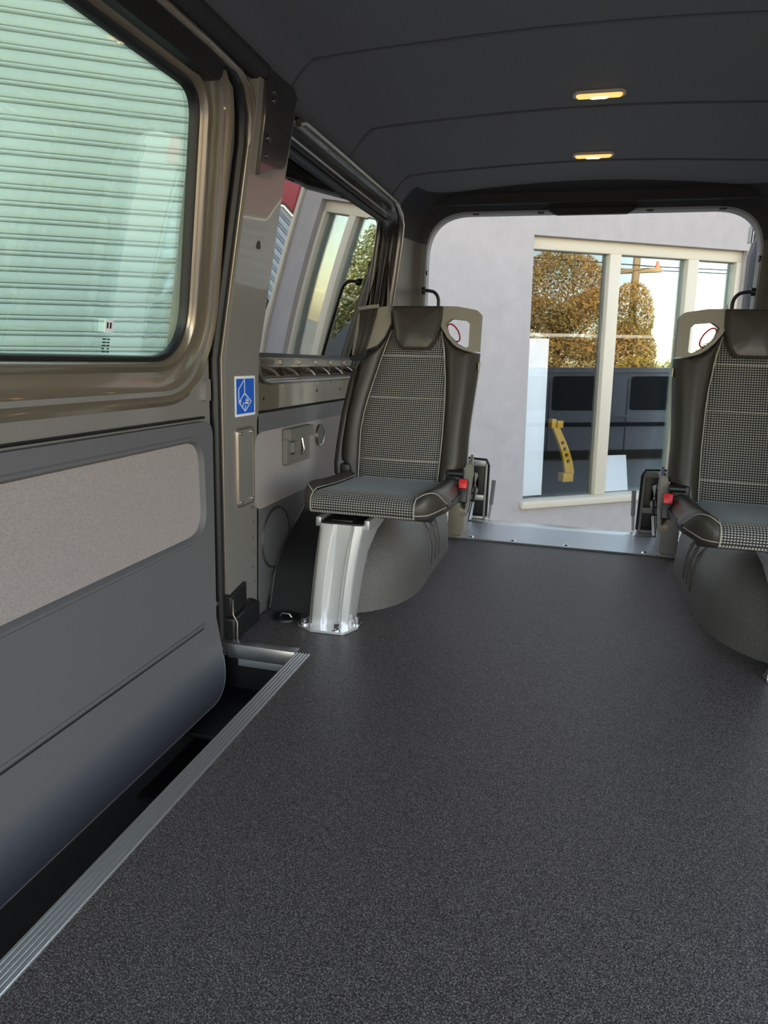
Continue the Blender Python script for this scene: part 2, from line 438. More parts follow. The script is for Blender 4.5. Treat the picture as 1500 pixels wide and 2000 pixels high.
# weather strips around the door opening
def seal_path(y,inn):
    p = [on_side(y,z,inn) for z in (-.24,-.1,.1,.3,.5,.58,.64,.70,.8,.9,1.0,1.06)]
    p += [on_side(y-.012,1.11,inn),on_side(y-.04,1.15,inn),on_side(y-.085,1.168,inn)]
    p += [on_side(q,1.172,inn) for q in (1.2,1.0,.6,.2,-.3)]
    return p
G().tube(seal_path(1.372,-.004),.0125,10).obj('weather_strip','seal',wall_left)
G().tube(seal_path(1.392,.003),.0085,10).obj('opening_flange','paint',wall_left)
G().tube(seal_path(1.407,.007),.0060,10).obj('flange_lip','paint',wall_left)
G().tube([(-.648,y,1.200) for y in (-.4,.4,1.0,1.30,1.42)],.022,10).obj('roof_edge_trim','header',wall_left)
# pillar between door and quarter window
pil = G().side(rpoly([(1.385,.0,.004),(1.535,.0,.004),(1.552,.62,.02),(1.556,1.0,.05),(1.566,1.205,.0),(1.385,1.205,.0)],5),.016,.05).obj('pillar','paint_side',wall_left,bevel=.006)
hc = G().side(rpoly([(1.434,.306,.008),(1.508,.306,.008),(1.508,.482,.008),(1.434,.482,.008)]),.020,.006).obj('hatch_cover','paint_side',wall_left,bevel=.0015)
G().ring(dense(rpoly([(1.434,.306,.008),(1.508,.306,.008),(1.508,.482,.008),(1.434,.482,.008)]),.03),[(.006,.016),(.004,.0215),(.001,.0205),(.0,.017)]).obj('hatch_border','paint',hc)
for y,z in ((1.441,.314),(1.501,.314),(1.441,.474),(1.501,.474)):
    G().cyl(on_side(y,z,.02),on_side(y,z,.0245),.0042,10).obj('screw','chrome',hc)
for k in range(6):
    z = .10+k*.038; G().cyl(on_side(1.512-.006*(k%2),z,.015),on_side(1.512-.006*(k%2),z,.0185),.0025,8).obj('rivet','rim_metal',wall_left)
G().side(rpoly([(1.412,1.02,.01),(1.548,1.055,.03),(1.562,1.205,.0),(1.405,1.205,.0)],5),.0185,.02).obj('pillar_upper','black_paint',wall_left,bevel=.003)
# slotted upper bracket on the pillar
br = G().side([(1.402,1.205),(1.535,1.212),(1.560,1.196),(1.478,1.150),(1.462,1.030),(1.412,1.012),(1.408,1.10)],.024,.02).obj('pillar_bracket','black_paint',wall_left,bevel=.002)
for y,z,r in ((1.437,1.085,.008),(1.437,1.052,.005),(1.44,1.155,.005),(1.437,1.17,.004)):
    G().cyl(on_side(y,z,.024),on_side(y,z,.027),r,10).obj('rivet','rim_metal',br)
G().cyl(on_side(1.47,.885,.012),on_side(1.47,.885,.0175),.009,12).obj('slot_plug','seal',wall_left)
# black scuff block at the foot of the pillar
sb = G(); sb.side([(1.372,-.02),(1.505,-.02),(1.508,.052),(1.482,.066),(1.372,.052)],.034,.05); sb = sb.obj('scuff_block','black_plastic',wall_left,bevel=.005)
G().side([(1.372,.055),(1.455,.055),(1.455,.118),(1.372,.104)],.025,.03).obj('scuff_upper','black_plastic',sb,bevel=.003)
G().tube([on_side(1.374,.10,.028),on_side(1.374,.062,.028),on_side(1.374,.045,.038),on_side(1.374,-.02,.038)],.0026,6).obj('scuff_edge','rim_metal',sb)

# quarter window
WQ = dense(rpoly([(1.585,.650,.02),(2.60,.650,.09),(2.545,1.118,.07),(1.565,1.118,.05)],10),.04)
win = empty('window_1',(-.74,2.05,.62)); tag(win,'dark tinted rear side window in a black painted frame',kind='structure')
TAPER = math.radians(1.0)
g = G(); b = bmesh.new()
pg = G().side(grow(WQ,.012),-.034,.004)
for v in pg.bm.verts: v.co.x -= math.tan(TAPER)*(2.05-v.co.y)*-1*-1
pg.obj('pane','privacy_glass',win)
g = G(); g.ring(WQ,[(-.006,-.034),(-.003,-.024),(.003,-.020),(.010,-.021),(.014,-.028)]); g.obj('window_seal','seal',win)
g = G(); g.ring(WQ,[(.008,-.042),(.010,-.027),(.018,-.022),(.021,-.016),(.026,-.022),(.030,-.026),(.040,-.020),(.048,-.008),(.053,.004),(.060,.008),(.068,.006),(.072,-.01)]); g.obj('window_frame','frame_dark',win)
# bright upper and rear flange
def fl(z0,inn): return [on_side(1.60,z0-.004,inn),on_side(1.63,z0+.006,inn),on_side(1.9,z0+.01,inn),on_side(2.3,z0+.014,inn),on_side(2.54,z0+.016,inn)]
G().tube(fl(1.168,.012),.0085,8).obj('upper_flange','rim_metal',win)
G().tube([on_side(1.59,1.142,-.012),on_side(2.0,1.142,-.012),on_side(2.53,1.146,-.012)],.004,6).obj('channel_bead','rim_metal',win)
G().side(rpoly([(1.57,1.13,.02),(2.60,1.13,.05),(2.585,1.196,.04),(1.575,1.178,.02)]),-.010,.02).obj('upper_channel','black_paint',win)
G().tube([on_side(2.44,1.186,.008),on_side(2.52,1.180,.010),on_side(2.572,1.160,.012),on_side(2.600,1.125,.014),on_side(2.612,1.07,.015),on_side(2.630,.95,.016),on_side(2.648,.80,.016),on_side(2.662,.64,.016)],[.006,.011,.014,.015,.015,.015,.015,.015],12).obj('rear_flange','rim_metal',win)
for yy in (2.632,2.650): G().cyl(on_side(yy,1.03,.01),on_side(yy,1.03,.013),.004,8).obj('plug','seal',win)

# ledge with open pockets under the quarter window
led = G().side([(1.560,.580),(2.62,.580),(2.62,.650),(1.560,.650)],-.03,.02).obj('ledge','paint',wall_left)
G().side(rpoly([(1.575,.622,.004),(2.62,.622,.004),(2.62,.646,.004),(1.575,.646,.004)]),-.008,.02).obj('ledge_rail','paint',led,bevel=.003)
for k in range(7):
    y = 1.60+k*.135
    G().side(rpoly([(y,.626,.003),(y+.09,.626,.003),(y+.09,.641,.003),(y,.641,.003)]),-.004,.006).obj('ledge_plate','rim_metal',led,bevel=.002)
for k in range(6):
    y = 1.66+k*.13; p = []
    for j in range(9):
        a = math.pi/2*j/8; p.append((-.772+.045*math.sin(a)*.8, y+.06*math.sin(a), .622-.05*(1-math.cos(a))))
    G().tube(p,.0045,8).obj('pocket_rib','paint',led)
G().tube([on_side(1.572,.640,.006),on_side(1.576,.606,.008),on_side(1.592,.589,.009),on_side(1.63,.584,.009),on_side(2.0,.584,.009),on_side(2.62,.586,.009)],.0055,8).obj('pocket_lip','rim_metal',led)
G().side([(1.548,.515),(2.64,.515),(2.64,.584),(1.60,.584),(1.575,.600),(1.548,.62)],.006,.02).obj('lower_panel','paint',wall_left,bevel=.003)
for y,z in ((1.60,.545),(1.98,.552),(2.2,.55)): G().cyl(on_side(y,z,.006),on_side(y,z,.0075),.004,8).obj('plug','seal',wall_left)
# quarter trim below
QT = rpoly([(1.528,.0,.0),(1.6,-.004,0),(1.612,.046,.01),(1.718,.150,.02),(1.845,.230,.05),(2.2,.30,.1),(2.70,.30,.0),(2.70,.513,.0),(1.540,.511,.02)],6)
qt = G().side(QT,.016,.03).obj('quarter_trim','trim',wall_left,bevel=.005)
QI = rpoly([(1.520,.276,.04),(2.66,.276,.02),(2.66,.467,.02),(1.520,.467,.05)],8)
G().side(QI,.0185,.006).obj('quarter_cloth','cloth',qt,bevel=.002)
cp = G().side(circle(1.645,.182,.083,40,.077),.020,.006).obj('speaker_cap','trim',qt,bevel=.003)
G().ring(circle(1.645,.182,.083,40,.077),[(.006,.015),(.003,.0215),(.0,.0205)]).obj('cap_ring','trim_dark',cp)
cp2 = G().side(circle(1.966,.422,.029,28,.028),.024,.006).obj('round_cap','trim',qt,bevel=.002)
G().ring(circle(1.966,.422,.029,28,.028),[(.005,.017),(.003,.026),(.0,.025)]).obj('cap_ring','rim_metal',cp2)
G().tube([on_side(1.845,.232,.018),on_side(1.718,.152,.018),on_side(1.614,.050,.018),on_side(1.602,.002,.018)],.0045,8).obj('arch_lip','trim',qt)
# latch pocket on the quarter trim
lt = empty('latch_pocket',(-.70,1.766,.365))
lt.parent = qt; lt.location = Vector((-.70,1.766,.365))-org(qt)
lh = G(); lh.side(rpoly([(1.685,.367,.008),(1.848,.367,.008),(1.848,.462,.008),(1.685,.462,.008)]),.034,.014, holes=[rpoly([(1.71,.392,.004),(1.752,.392,.004),(1.752,.428,.004),(1.71,.428,.004)]),rpoly([(1.78,.384,.003),(1.80,.384,.003),(1.80,.432,.003),(1.78,.432,.003)])])
bpy.data.objects.remove(lt)
lt = lh.obj('latch_housing','latch_grey',qt,bevel=.003)
G().side(rpoly([(1.69,.372,.004),(1.843,.372,.004),(1.843,.457,.004),(1.69,.457,.004)]),.026,.006).obj('latch_recess','black_plastic',lt)
G().side(rpoly([(1.681,.434,.006),(1.852,.434,.006),(1.852,.464,.006),(1.681,.464,.006)]),.046,.022).obj('latch_lid','latch_grey',lt,bevel=.004)
G().side(rpoly([(1.716,.396,.003),(1.744,.396,.003),(1.744,.424,.003),(1.716,.424,.003)]),.030,.006).obj('latch_button','bumper_grey',lt,bevel=.002)
G().tube([on_side(1.79,.43,.034),on_side(1.79,.40,.040),on_side(1.79,.388,.036)],.0035,8).obj('latch_lever','chrome',lt)

# blue sticker
st = empty('sticker',(-.722,1.477,.513)); tag(st,'blue and white door-sensor sticker on the metal pillar','sticker')
G().side(rpoly([(1.426,.512,.002),(1.528,.512,.002),(1.528,.603,.002),(1.426,.603,.002)],3),.0172,.001).obj('white_border','white_print',st)
G().side([(1.432,.518),(1.522,.518),(1.522,.597),(1.432,.597)],.0178,.0008).obj('blue_field','blue',st)
def sline(pts, wd=.0011):
    g = G()
    for (a,b) in zip(pts,pts[1:]):
        A = Vector(a); B = Vector(b); t = (B-A).normalized(); nn = Vector((-t.y,t.x))*wd; A = A-t*wd*.7; B = B+t*wd*.7
        g.side([tuple(A+nn),tuple(B+nn),tuple(B-nn),tuple(A-nn)],.0184,.0006)
    return g
def su(u,v): return (1.426+.102*u, .603-.091*v)      # sticker fractions to (y, z)
sline([su(.45,.08),su(.45,.42),su(.16,.64),su(.16,.32),su(.45,.08)]).obj('door_outline','white_print',st)
sline([su(.45,.42),su(.78,.64),su(.47,.88),su(.16,.64)]).obj('floor_outline','white_print',st)
for a,b in (((.27,.60),(.22,.70)),((.40,.66),(.34,.76)),((.50,.74),(.45,.84)),((.46,.47),(.50,.49)),((.62,.60),(.66,.62))):
    sline([su(*a),su(*b)],.0009).obj('dash','white_print',st)
for u0,u1,v0,v1 in ((.47,.64,.65,.695),(.50,.62,.585,.625),(.53,.60,.54,.56)):
    G().side([su(u0,v1),su(u1,v1),su(u1,v0),su(u0,v0)],.0184,.0006).obj('bar','white_print',st)

# floor anchor ring
an = empty('floor_anchor',(-.652,1.545,0)); tag(an,'round black tie-down recess in the vinyl beside the seat leg','anchor')
def ringz(c,r,z,n=28,ry=None): return [(c[0]+r*math.cos(2*math.pi*k/n),c[1]+(ry or r)*math.sin(2*math.pi*k/n),z) for k in range(n)]
G().grid([ringz((-.652,1.545),.036,.0005),ringz((-.652,1.545),.034,.005),ringz((-.652,1.545),.028,.005),ringz((-.652,1.545),.024,.002)],wrap=True).obj('collar','black_plastic',an)
G().grid([ringz((-.652,1.545),.026,.0025),ringz((-.652,1.545),.012,.0016),ringz((-.652,1.545),.003,.0012)],wrap=True,caps=True).obj('dish','seal',an)
G().tube([(-.668,1.545,.003),(-.662,1.545,.011),(-.642,1.545,.011),(-.636,1.545,.003)],.003,8).obj('loop','rim_metal',an)

# ---- right body side (mostly out of view)
wr = G().side([(1.30,-.25),(2.80,-.25),(2.80,1.20),(1.30,1.20)],-.055,.02,sgn=1,holes=[grow(rpoly([(1.575,.645,.03),(2.62,.645,.08),(2.585,1.128,.07),(1.565,1.128,.04)],8),.005)])
wall_right = tag(wr.obj('wall_right','paint_side'),'right body side of the van behind its open side doorway',kind='structure')
G().side([(-.60,-.25),(-.15,-.25),(-.15,1.20),(-.60,1.20)],0,.04,sgn=1).obj('front_pillar','trim_dark',wall_right,bevel=.01)
G().side([(1.31,0),(2.70,0),(2.70,.51),(1.31,.51)],.016,.03,sgn=1).obj('quarter_trim','trim_dark',wall_right,bevel=.005)
G().side(rpoly([(1.40,.276,.04),(2.66,.276,.02),(2.66,.467,.02),(1.10,.467,.05)],8),.0185,.006,sgn=1).obj('quarter_cloth','cloth',wall_right,bevel=.002)
G().side([(1.31,.515),(2.64,.515),(2.64,.62),(1.31,.62)],.006,.02,sgn=1).obj('lower_panel','paint',wall_right,bevel=.003)
G().side(rpoly([(1.31,.62,.004),(1.55,.62,.004),(1.55,1.205,0),(1.31,1.205,0)],5),.016,.05,sgn=1).obj('pillar','paint_side',wall_right,bevel=.006)
G().tube([(.648,y,1.200) for y in (-.4,.4,1.0,1.8,2.6)],.024,10).obj('roof_edge_trim','header',wall_right)
w2 = empty('window_2',(.74,2.05,.62)); tag(w2,'dark tinted rear side window on the right body side',kind='structure')
g = G(); g.ring(WQ,[(.008,-.042),(.010,-.027),(.030,-.026),(.048,-.008),(.060,.008),(.068,.006),(.072,-.01)],sgn=1); g.obj('window_frame','paint',w2)
G().side(grow(WQ,.012),-.034,.004,sgn=1).obj('pane','privacy_glass',w2)

# ---- rear opening surround
OP = rpoly([(-.585,-.02,0),(.600,-.02,0),(.600,1.197,.16),(-.585,1.197,.16)],12)
OP = dense(OP,.06)
wb = G()
prof = [(.006,2.790),(.014,2.782),(.022,2.772),(.040,2.762),(.055,2.745),(.075,2.71),(.092,2.67),(.104,2.60)]
def back_loop(gr,y): return [(a,y,b) for a,b in grow(OP,gr)]
def clampz(p): 
    x,y,z = p; return (x,y,z)
loops = [back_loop(a,b) for a,b in prof]
idx = [i for i,p in enumerate(OP) if p[1] > -.01]
up = [i for i in range(len(OP)) if OP[i][1] >= 1.085]
lo_l = [i for i in range(len(OP)) if OP[i][1] <= 1.09 and OP[i][0] < -.5 and OP[i][1] > -.019]
lo_r = [i for i in range(len(OP)) if OP[i][1] <= 1.09 and OP[i][0] > .5 and OP[i][1] > -.019]
def strip(ids): return [[lp[i] for i in ids] for lp in loops]
wall_back = tag(G().grid(strip(up)).obj('wall_back','header'),'black header lining around the rear opening of the van',kind='structure')
lo_l.sort(key=lambda i: OP[i][1]); lo_r.sort(key=lambda i: OP[i][1])
for ids in (lo_l,lo_r): G().grid(strip(ids)).obj('rear_pillar_trim','trim_brown',wall_back)
rim = [back_loop(.007,2.789),back_loop(.0,2.792),back_loop(-.003,2.80),back_loop(-.003,2.835),back_loop(.02,2.84)]
ids = [i for i in range(len(OP)) if OP[i][1] > -.019]
k0 = max(range(len(ids)), key=lambda k: (ids[k]-ids[k-1])) if False else 0
order = sorted(ids, key=lambda i: i)
# start the strip at the lower right corner so that it runs right side, top, left side
start = min(order, key=lambda i: (Vector(OP[i])-Vector((.6,0))).length); order = order[order.index(start):]+order[:order.index(start)]
if abs(OP[order[-1]][0]+.585) > .05:
    order = order[::-1]
G().grid([[lp[i] for i in order] for lp in rim]).obj('opening_rim','bumper_grey',wall_back)
# shaped bump in the middle of the header and its clips
g = G(); g.prism([(-.140,2.772,1.206),(.180,2.772,1.206),(.160,2.772,1.192),(.145,2.772,1.184),(-.100,2.772,1.184),(-.118,2.772,1.190)],(0,.022,0)); g.obj('latch_cover','header',wall_back,bevel=.003)
for x in (-.40,-.16,.22,.46): G().obox((x,2.79,1.194),((1,0,0),(0,1,0),(0,0,1)),(.012,.006,.003),.002).obj('clip','black_plastic',wall_back)
G().cyl((-.581,2.80,.985),(-.586,2.80,.985),.010,12).obj('rubber_stop','black_plastic',wall_back)
G().cyl((.596,2.80,1.03),(.604,2.80,1.03),.012,12).obj('rubber_stop','black_plastic',wall_back)
# roof outer skin and rear header so the sky does not leak in
G().prism([(-.70,2.74,1.22),(.70,2.74,1.22),(.70,2.74,1.40),(-.70,2.74,1.40)],(0,.08,0)).obj('header_beam','header',wall_back)
G().box(-.72,.72,-.6,2.84,1.345,1.375,.01).obj('outer_skin','paint_side',ceiling)
for sx in (-1,1): G().box(sx*.74-.05,sx*.74+.05,-.6,2.82,1.185,1.36,.01).obj('roof_side_rail','header',ceiling)
# body sides next to the rear opening
for sx in (-1,1): G().box(min(sx*.60,sx*.80),max(sx*.60,sx*.80),2.80,2.84,-.25,1.22,.004).obj('rear_corner','paint_side',wall_back)

# rear barn door folded open at the right
bd = empty('door_2',(.66,2.9,0)); tag(bd,'blue grey rear door leaf swung open beside the rear opening',kind='structure')
def DP(x0,x1,y0,y1,pts): pass
g = G(); g.prism([(.598,2.93,.0),(.598,2.93,.88),(.593,2.93,1.05),(.612,2.93,1.13),(.64,2.93,1.175),(.70,2.93,1.19),(.70,2.93,.0)],(0,.05,0)); g.obj('door_leaf','barn_door_paint',bd,bevel=.006)
G().tube([(.593,2.925,.0),(.593,2.925,.88),(.588,2.925,1.05),(.606,2.925,1.135),(.636,2.925,1.180)],.006,8).obj('leaf_edge','pale_rim',bd)
G().tube([(.648,2.92,.2),(.648,2.92,.95),(.652,2.92,1.05)],.006,8).obj('leaf_crease','barn_door_paint',bd)
G().tube([(.665,2.915,.0),(.665,2.915,1.0),(.668,2.915,1.1)],.012,8).obj('door_seal','seal',bd)
hg = G(); hg.obox((.600,2.945,1.135),((1,0,0),(0,1,0),(0,0,1)),(.016,.02,.03),.004); hg.obox((.618,2.945,1.175),((1,0,0),(0,1,0),(0,0,1)),(.022,.018,.012),.003); hg.obox((.632,2.95,1.20),((.97,0,.24),(0,1,0),(-.24,0,.97)),(.02,.015,.016),.003)
hg.obj('hinge','steel_grey',bd)
G().cyl((.592,2.925,1.10),(.592,2.925,1.165),.006,10).obj('hinge_pin','chrome',bd)

# grab bars on the rear pillars
for s,lab in ((-1,'short bent black grab bar on the rear pillar behind the left headrest'),(1,'short bent black grab bar on the rear pillar behind the right headrest')):
    p = []
    for k in range(9):
        a = math.pi/2*k/8; p.append((s*(.556-.034*math.sin(a)),2.748,.872+.040*math.cos(a)))
    r = G().tube([(s*.585,2.748,.914),(s*.565,2.748,.914)]+p+[(s*.522,2.748,.84),(s*.522,2.748,.60)],.0065,10).obj('grab_bar','black_plastic'); tag(r,lab,'grab bar','grab bars on the rear pillars')
    G().cyl((s*.589,2.748,.914),(s*.575,2.748,.914),.014,12).obj('foot','black_plastic',r)
    G().cyl((s*.522,2.748,.60),(s*.60,2.748,.60),.0065,10).obj('lower_leg','black_plastic',r)

# ---- wheel arch covers
def arch(s,label):
    rows = []; n = 26
    for i in range(n+1):
        t = i/n; y = 1.585+(2.485-1.585)*t
        # plan half-width and height along the length
        q = min(1,(y-1.585)/.34); e = min(1,(2.485-y)/.14)
        f = math.sqrt(max(0,1-(1-q)**2.4)); bk = math.sqrt(max(0,1-(1-e)**2.2))
        xin = .715-(.337)*max(.04, (f**.75)*(bk**.6 if e<1 else 1))
        h = .215*max(.02,(f**1.1)*(bk if e<1 else 1))
        r = [(s*.715,y,h)]
        R = min(.13,h*.9,(.715-xin)*.8); 
        r.append((s*(xin+R+.05),y,h))
        for k in range(9):
            a = math.pi/2*k/8
            gr = 0
            r.append((s*(xin+R*(1-math.sin(a))),y,h-R+R*math.cos(a)))
        r.append((s*(xin-.002),y,max(0,(h-R)*.5))); r.append((s*(xin-.006),y,0.0))
        rows.append(r)
    o = G().grid(rows).obj('wheel_arch_cover','arch')
    lin = [[(s*.712,p_[0][1],p_[0][2]+.004),(s*.60,p_[0][1]-.002,p_[0][2]+.004),(s*.585,p_[0][1]-.004,p_[0][2]+.003)] for p_ in rows if p_[0][1] < 2.2]
    lin = [[(s*.712,1.580,.001),(s*.60,1.579,.001),(s*.585,1.578,.001)]]+lin
    G().grid(lin).obj('arch_liner','well',o); tag(o,label,'wheel arch','wheel arch covers')
    for k in range(3):
        yy = 2.03+k*.062
        p = [(s*(.375),yy,.03),(s*(.3778),yy,.09),(s*(.387),yy,.135),(s*(.404),yy,.163)]
        G().tube(p,[.002,.0045,.0045,.001],8).obj('ridge','arch',o)
        p = [(x-s*.0005,y+.011,z) for x,y,z in p]
        G().tube(p,[.0015,.003,.003,.001],6).obj('groove','seal',o)
    return o
arch(-1,'textured black wheel arch cover behind the silver seat leg')
arch(1,'textured black wheel arch cover under the right folding seat')

# ---- folding seats
FLt = [(-.56,.30),(-.560,.32),(-.567,.47),(-.553,.543),(-.532,.627),(-.517,.683),(-.501,.735),(-.495,.765)]
FRt = [(-.333,.30),(-.333,.321),(-.331,.444),(-.334,.579),(-.348,.676),(-.364,.746),(-.368,.765)]
OLt = [(-.575,.305),(-.588,.326),(-.606,.350),(-.626,.365),(-.630,.39),(-.622,.528),(-.606,.625),(-.606,.652),(-.572,.668),(-.539,.684),(-.520,.708),(-.505,.745)]
ORt = [(-.305,.305),(-.298,.323),(-.280,.350),(-.262,.362),(-.264,.467),(-.259,.543),(-.253,.636),(-.252,.672),(-.300,.683),(-.325,.697),(-.344,.716),(-.360,.742)]
def yb(z): return 1.85+(z-.32)*.27
def make_seat(s, where):
    """s = -1: seat on the left as measured, +1: its mirror image"""
    m = lambda p: (p[0] if s < 0 else -p[0], p[1], p[2])
    MP = lambda pts: [m(p) for p in pts]
    root = empty('folding_seat', m((-.43,1.68,0)))
    tag(root, where, 'seat', 'folding passenger seats')
    zs = [.305,.315,.325,.335,.35,.365,.38,.41,.45,.50,.55,.60,.65,.69,.73,.765]
    br = empty('t'); bpy.data.objects.remove(br)
    # backrest core (leather back) with bolsters and the woven centre as its children
    core_rows = []
    for z in [q for q in zs if q < .64]+[.648]:
        l, r = lerp_tab(OLt,z)+.006, lerp_tab(ORt,z)-.006; y = yb(z)
        core_rows.append(MP([(l,y+.02,z),(l+.01,y+.075,z),(r-.01,y+.075,z),(r,y+.02,z)]))
    back = G().grid(core_rows,wrap=True,caps=True)
    back.box(*sorted((m((-.505,0,0))[0],m((-.366,0,0))[0])),yb(.7)+.02,yb(.7)+.07,.60,.785,.008)
    back = back.obj('backrest','leather',root)
    def bolster(T_in, T_out, sg):
        rows = []
        for z in [q for q in zs if q < .64]+[.64,.652,.66,.672,.683,.697,.712,.728,.742]:
            a, b = lerp_tab(T_in,z), lerp_tab(T_out,z); y = yb(z); wd = abs(b-a)
            r = []
            for k in range(11):
                t = k/10; x = a+(b-a)*t
                d = .004-.018*math.sin(math.pi*min(1,t*1.15))*(.6+.4*min(1,wd/.08))+.030*max(0,t-.72)**2/.078
                if k == 0: d = .012
                r.append((x,y+d,z))
            x = b; r.append((b,y+.045,z)); r.append((b-sg*.008,y+.070,z))
            rows.append(MP(r))
        return G().grid(rows)
    bolster(FLt,OLt,-1).obj('side_bolster','leather',back)
    bolster(FRt,ORt,1).obj('side_bolster','leather',back)
    rows = []
    for z in zs:
        a, b = lerp_tab(FLt,z), lerp_tab(FRt,z); y = yb(z); r = []
        groove = max(0,1-min(abs(z-q) for q in (.375,.545,.66))/.006)
        for k in range(13):
            t = k/12; d = -.006*math.sin(math.pi*t)+(.010 if k in (0,12) else 0)
            r.append((a+(b-a)*t,y+d,z))
        rows.append(MP(r))
    cen = G().grid(rows).obj('woven_panel','weave',back,uv=lambda c:(c.x,c.z*1.036))
    for T,sg in ((FLt,1),(FRt,-1)):       # piping seams
        G().tube(MP([(lerp_tab(T,z),yb(z)-.001,z) for z in zs if z < .75]),.0016,6).obj('seam','thread',back)
    for z in (.375,.545,.660):
        a, b = lerp_tab(FLt,z), lerp_tab(FRt,z)
        G().tube(MP([(a+(b-a)*k/12,yb(z)-.0008-.006*math.sin(math.pi*k/12),z+.002*k/12) for k in range(13)]),.0011,6).obj('cross_stitch','thread',back)
    # outer edge piping
    G().tube(MP([(lerp_tab(ORt,z)+.002,yb(z)+.040,z) for z in zs if .36 < z < .67]),.0018,6).obj('seam','thread',back)
    # shoulder mouldings
    PRo = [(-.368,.798,.004),(-.319,.797,.02),(-.266,.788,.012),(-.252,.775,.010),(-.250,.676,.004),(-.272,.677,.01),(-.308,.686,.02),(-.339,.711,.02),(-.358,.738,.02),(-.368,.765,.01)]
    PRh = [(-.350,.750,.006),(-.332,.764,.008),(-.292,.760,.010),(-.281,.750,.006),(-.279,.688,.006),(-.291,.687,.008),(-.314,.698,.02),(-.340,.723,.02)]
    P3 = lambda pts,off: MP([(a,yb(b)+off,b) for a,b in pts])
    sm = G(); sm.prism(P3(rpoly(PRo,5),-.016),(0,.035,0),holes=[P3(rpoly(PRh,5),-.016)]); sm = sm.obj('shoulder_moulding','taupe',root,bevel=.005)
    PLo = [(-.512,.797,.004),(-.549,.792,.02),(-.589,.785,.01),(-.604,.772,.01),(-.611,.655,.006),(-.572,.674,.01),(-.539,.687,.02),(-.520,.711,.02),(-.503,.751,.02)]
    s2 = G(); s2.prism(P3(rpoly(PLo,5),-.014),(0,.035,0)); s2 = s2.obj('shoulder_moulding','taupe',root,bevel=.005)
    # headrest pad
    HR = dense(rpoly([(-.505,.797,.006),(-.358,.798,.006),(-.358,.757,.02),(-.369,.700,.02),(-.386,.677,.02),(-.463,.676,.02),(-.484,.700,.02),(-.497,.757,.02)],6),.012)
    sc_ = lambda k: [(-.4315+(a+.4315)*k, .742+(b-.742)*k) for a,b in HR]
    hrows = [P3(sc_(k),of) for k,of in ((.93,.03),(.985,.02),(1,-.012),(.985,-.024),(.95,-.031),(.90,-.034),(.88,-.032),(.80,-.034),(.5,-.038),(.1,-.040))]
    G().grid(hrows,wrap=True,caps=True).obj('headrest','pad',root)
    # seat belt
    bw = [[(-.596,yb(.79)+.015,.787),(-.596,yb(.79)-.018,.787),(-.594,yb(.77)-.024,.772),(-.592,yb(.72)-.026,.72),(-.600,yb(.66)-.028,.655)],
          [(-.546,yb(.79)+.015,.794),(-.546,yb(.79)-.018,.794),(-.546,yb(.77)-.024,.775),(-.556,yb(.72)-.026,.72),(-.571,yb(.66)-.028,.658)]]
    rows = []
    for i in range(5):
        a, b = Vector(bw[0][i]), Vector(bw[1][i]); rows.append(MP([tuple(a.lerp(b,k/8)+Vector((0,-.0012*math.cos(k*math.pi/2),0))) for k in range(9)]))
    belt = G().grid(rows).obj('seat_belt','webbing',root)
    sol = belt.modifiers.new('thick','SOLIDIFY'); sol.thickness = .0025
    G().tube(MP([(-.600,yb(.79)-.020,.788),(-.570,yb(.79)-.024,.792),(-.542,yb(.79)-.020,.796)]),.0055,8).obj('belt_guide','taupe',root)
    G().prism(MP([(a,yb(b)-.034,b) for a,b in rpoly([(-.613,.648,.004),(-.600,.658,.004),(-.566,.660,.004),(-.560,.653,.004),(-.578,.645,.004),(-.594,.640,.004)],3)]),(0,.012,0)).obj('tongue_grip','black_plastic',belt,bevel=.002)
    tg = G(); tg.prism(MP([(a,yb(b)-.029,b) for a,b in rpoly([(-.602,.648,.003),(-.576,.648,.003),(-.589,.620,.003),(-.607,.624,.003)],3)]),(0,.004,0),holes=[MP([(a,yb(b)-.029,b) for a,b in [(-.597,.641),(-.588,.641),(-.592,.628),(-.600,.629)]])]); tg.obj('tongue','chrome',belt)
    # lower run of the belt, beside the bolster
    rows = []
    for z,x in ((.64,-.604),(.58,-.617),(.50,-.629),(.42,-.635),(.36,-.637),(.33,-.633),(.315,-.615)):
        rows.append(MP([(x-.004,yb(z)+.02-.0,z),(x+.002,yb(z)-.004,z),(x+.016,yb(z)-.016,z)]))
    bl = G().grid(rows).obj('belt_run','webbing',belt); sol = bl.modifiers.new('thick','SOLIDIFY'); sol.thickness = .0025
    # red release loop in the hand hole
    cx, cz = -.328, .727; p = []
    for k in range(28):
        a = 2*math.pi*k/28; u, v = .013*math.cos(a), .027*math.sin(a); th = math.radians(33)
        p.append((cx+u*math.cos(th)-v*math.sin(th), yb(cz)+.012, cz+u*math.sin(th)+v*math.cos(th)))
    G().tube(MP(p),.0030,8,closed=True,flat=.7).obj('release_loop','red_loop',root)
    # side tag
    G().obox(m((-.2515,yb(.637)+.03,.637)),((1,0,0),(0,1,0),(0,0,1)),(.0015,.006,.011)).obj('side_tag','frame_cream',back)
    # cushion: nose-rounded loft, leather ends and woven middle
    path = [(1.875,.322),(1.84,.328),(1.78,.330),(1.70,.333),(1.62,.338),(1.56,.343),(1.525,.345),(1.505,.341),(1.493,.332),(1.488,.320),(1.488,.306),(1.494,.296),(1.51,.291),(1.60,.285),(1.75,.280),(1.87,.278)]
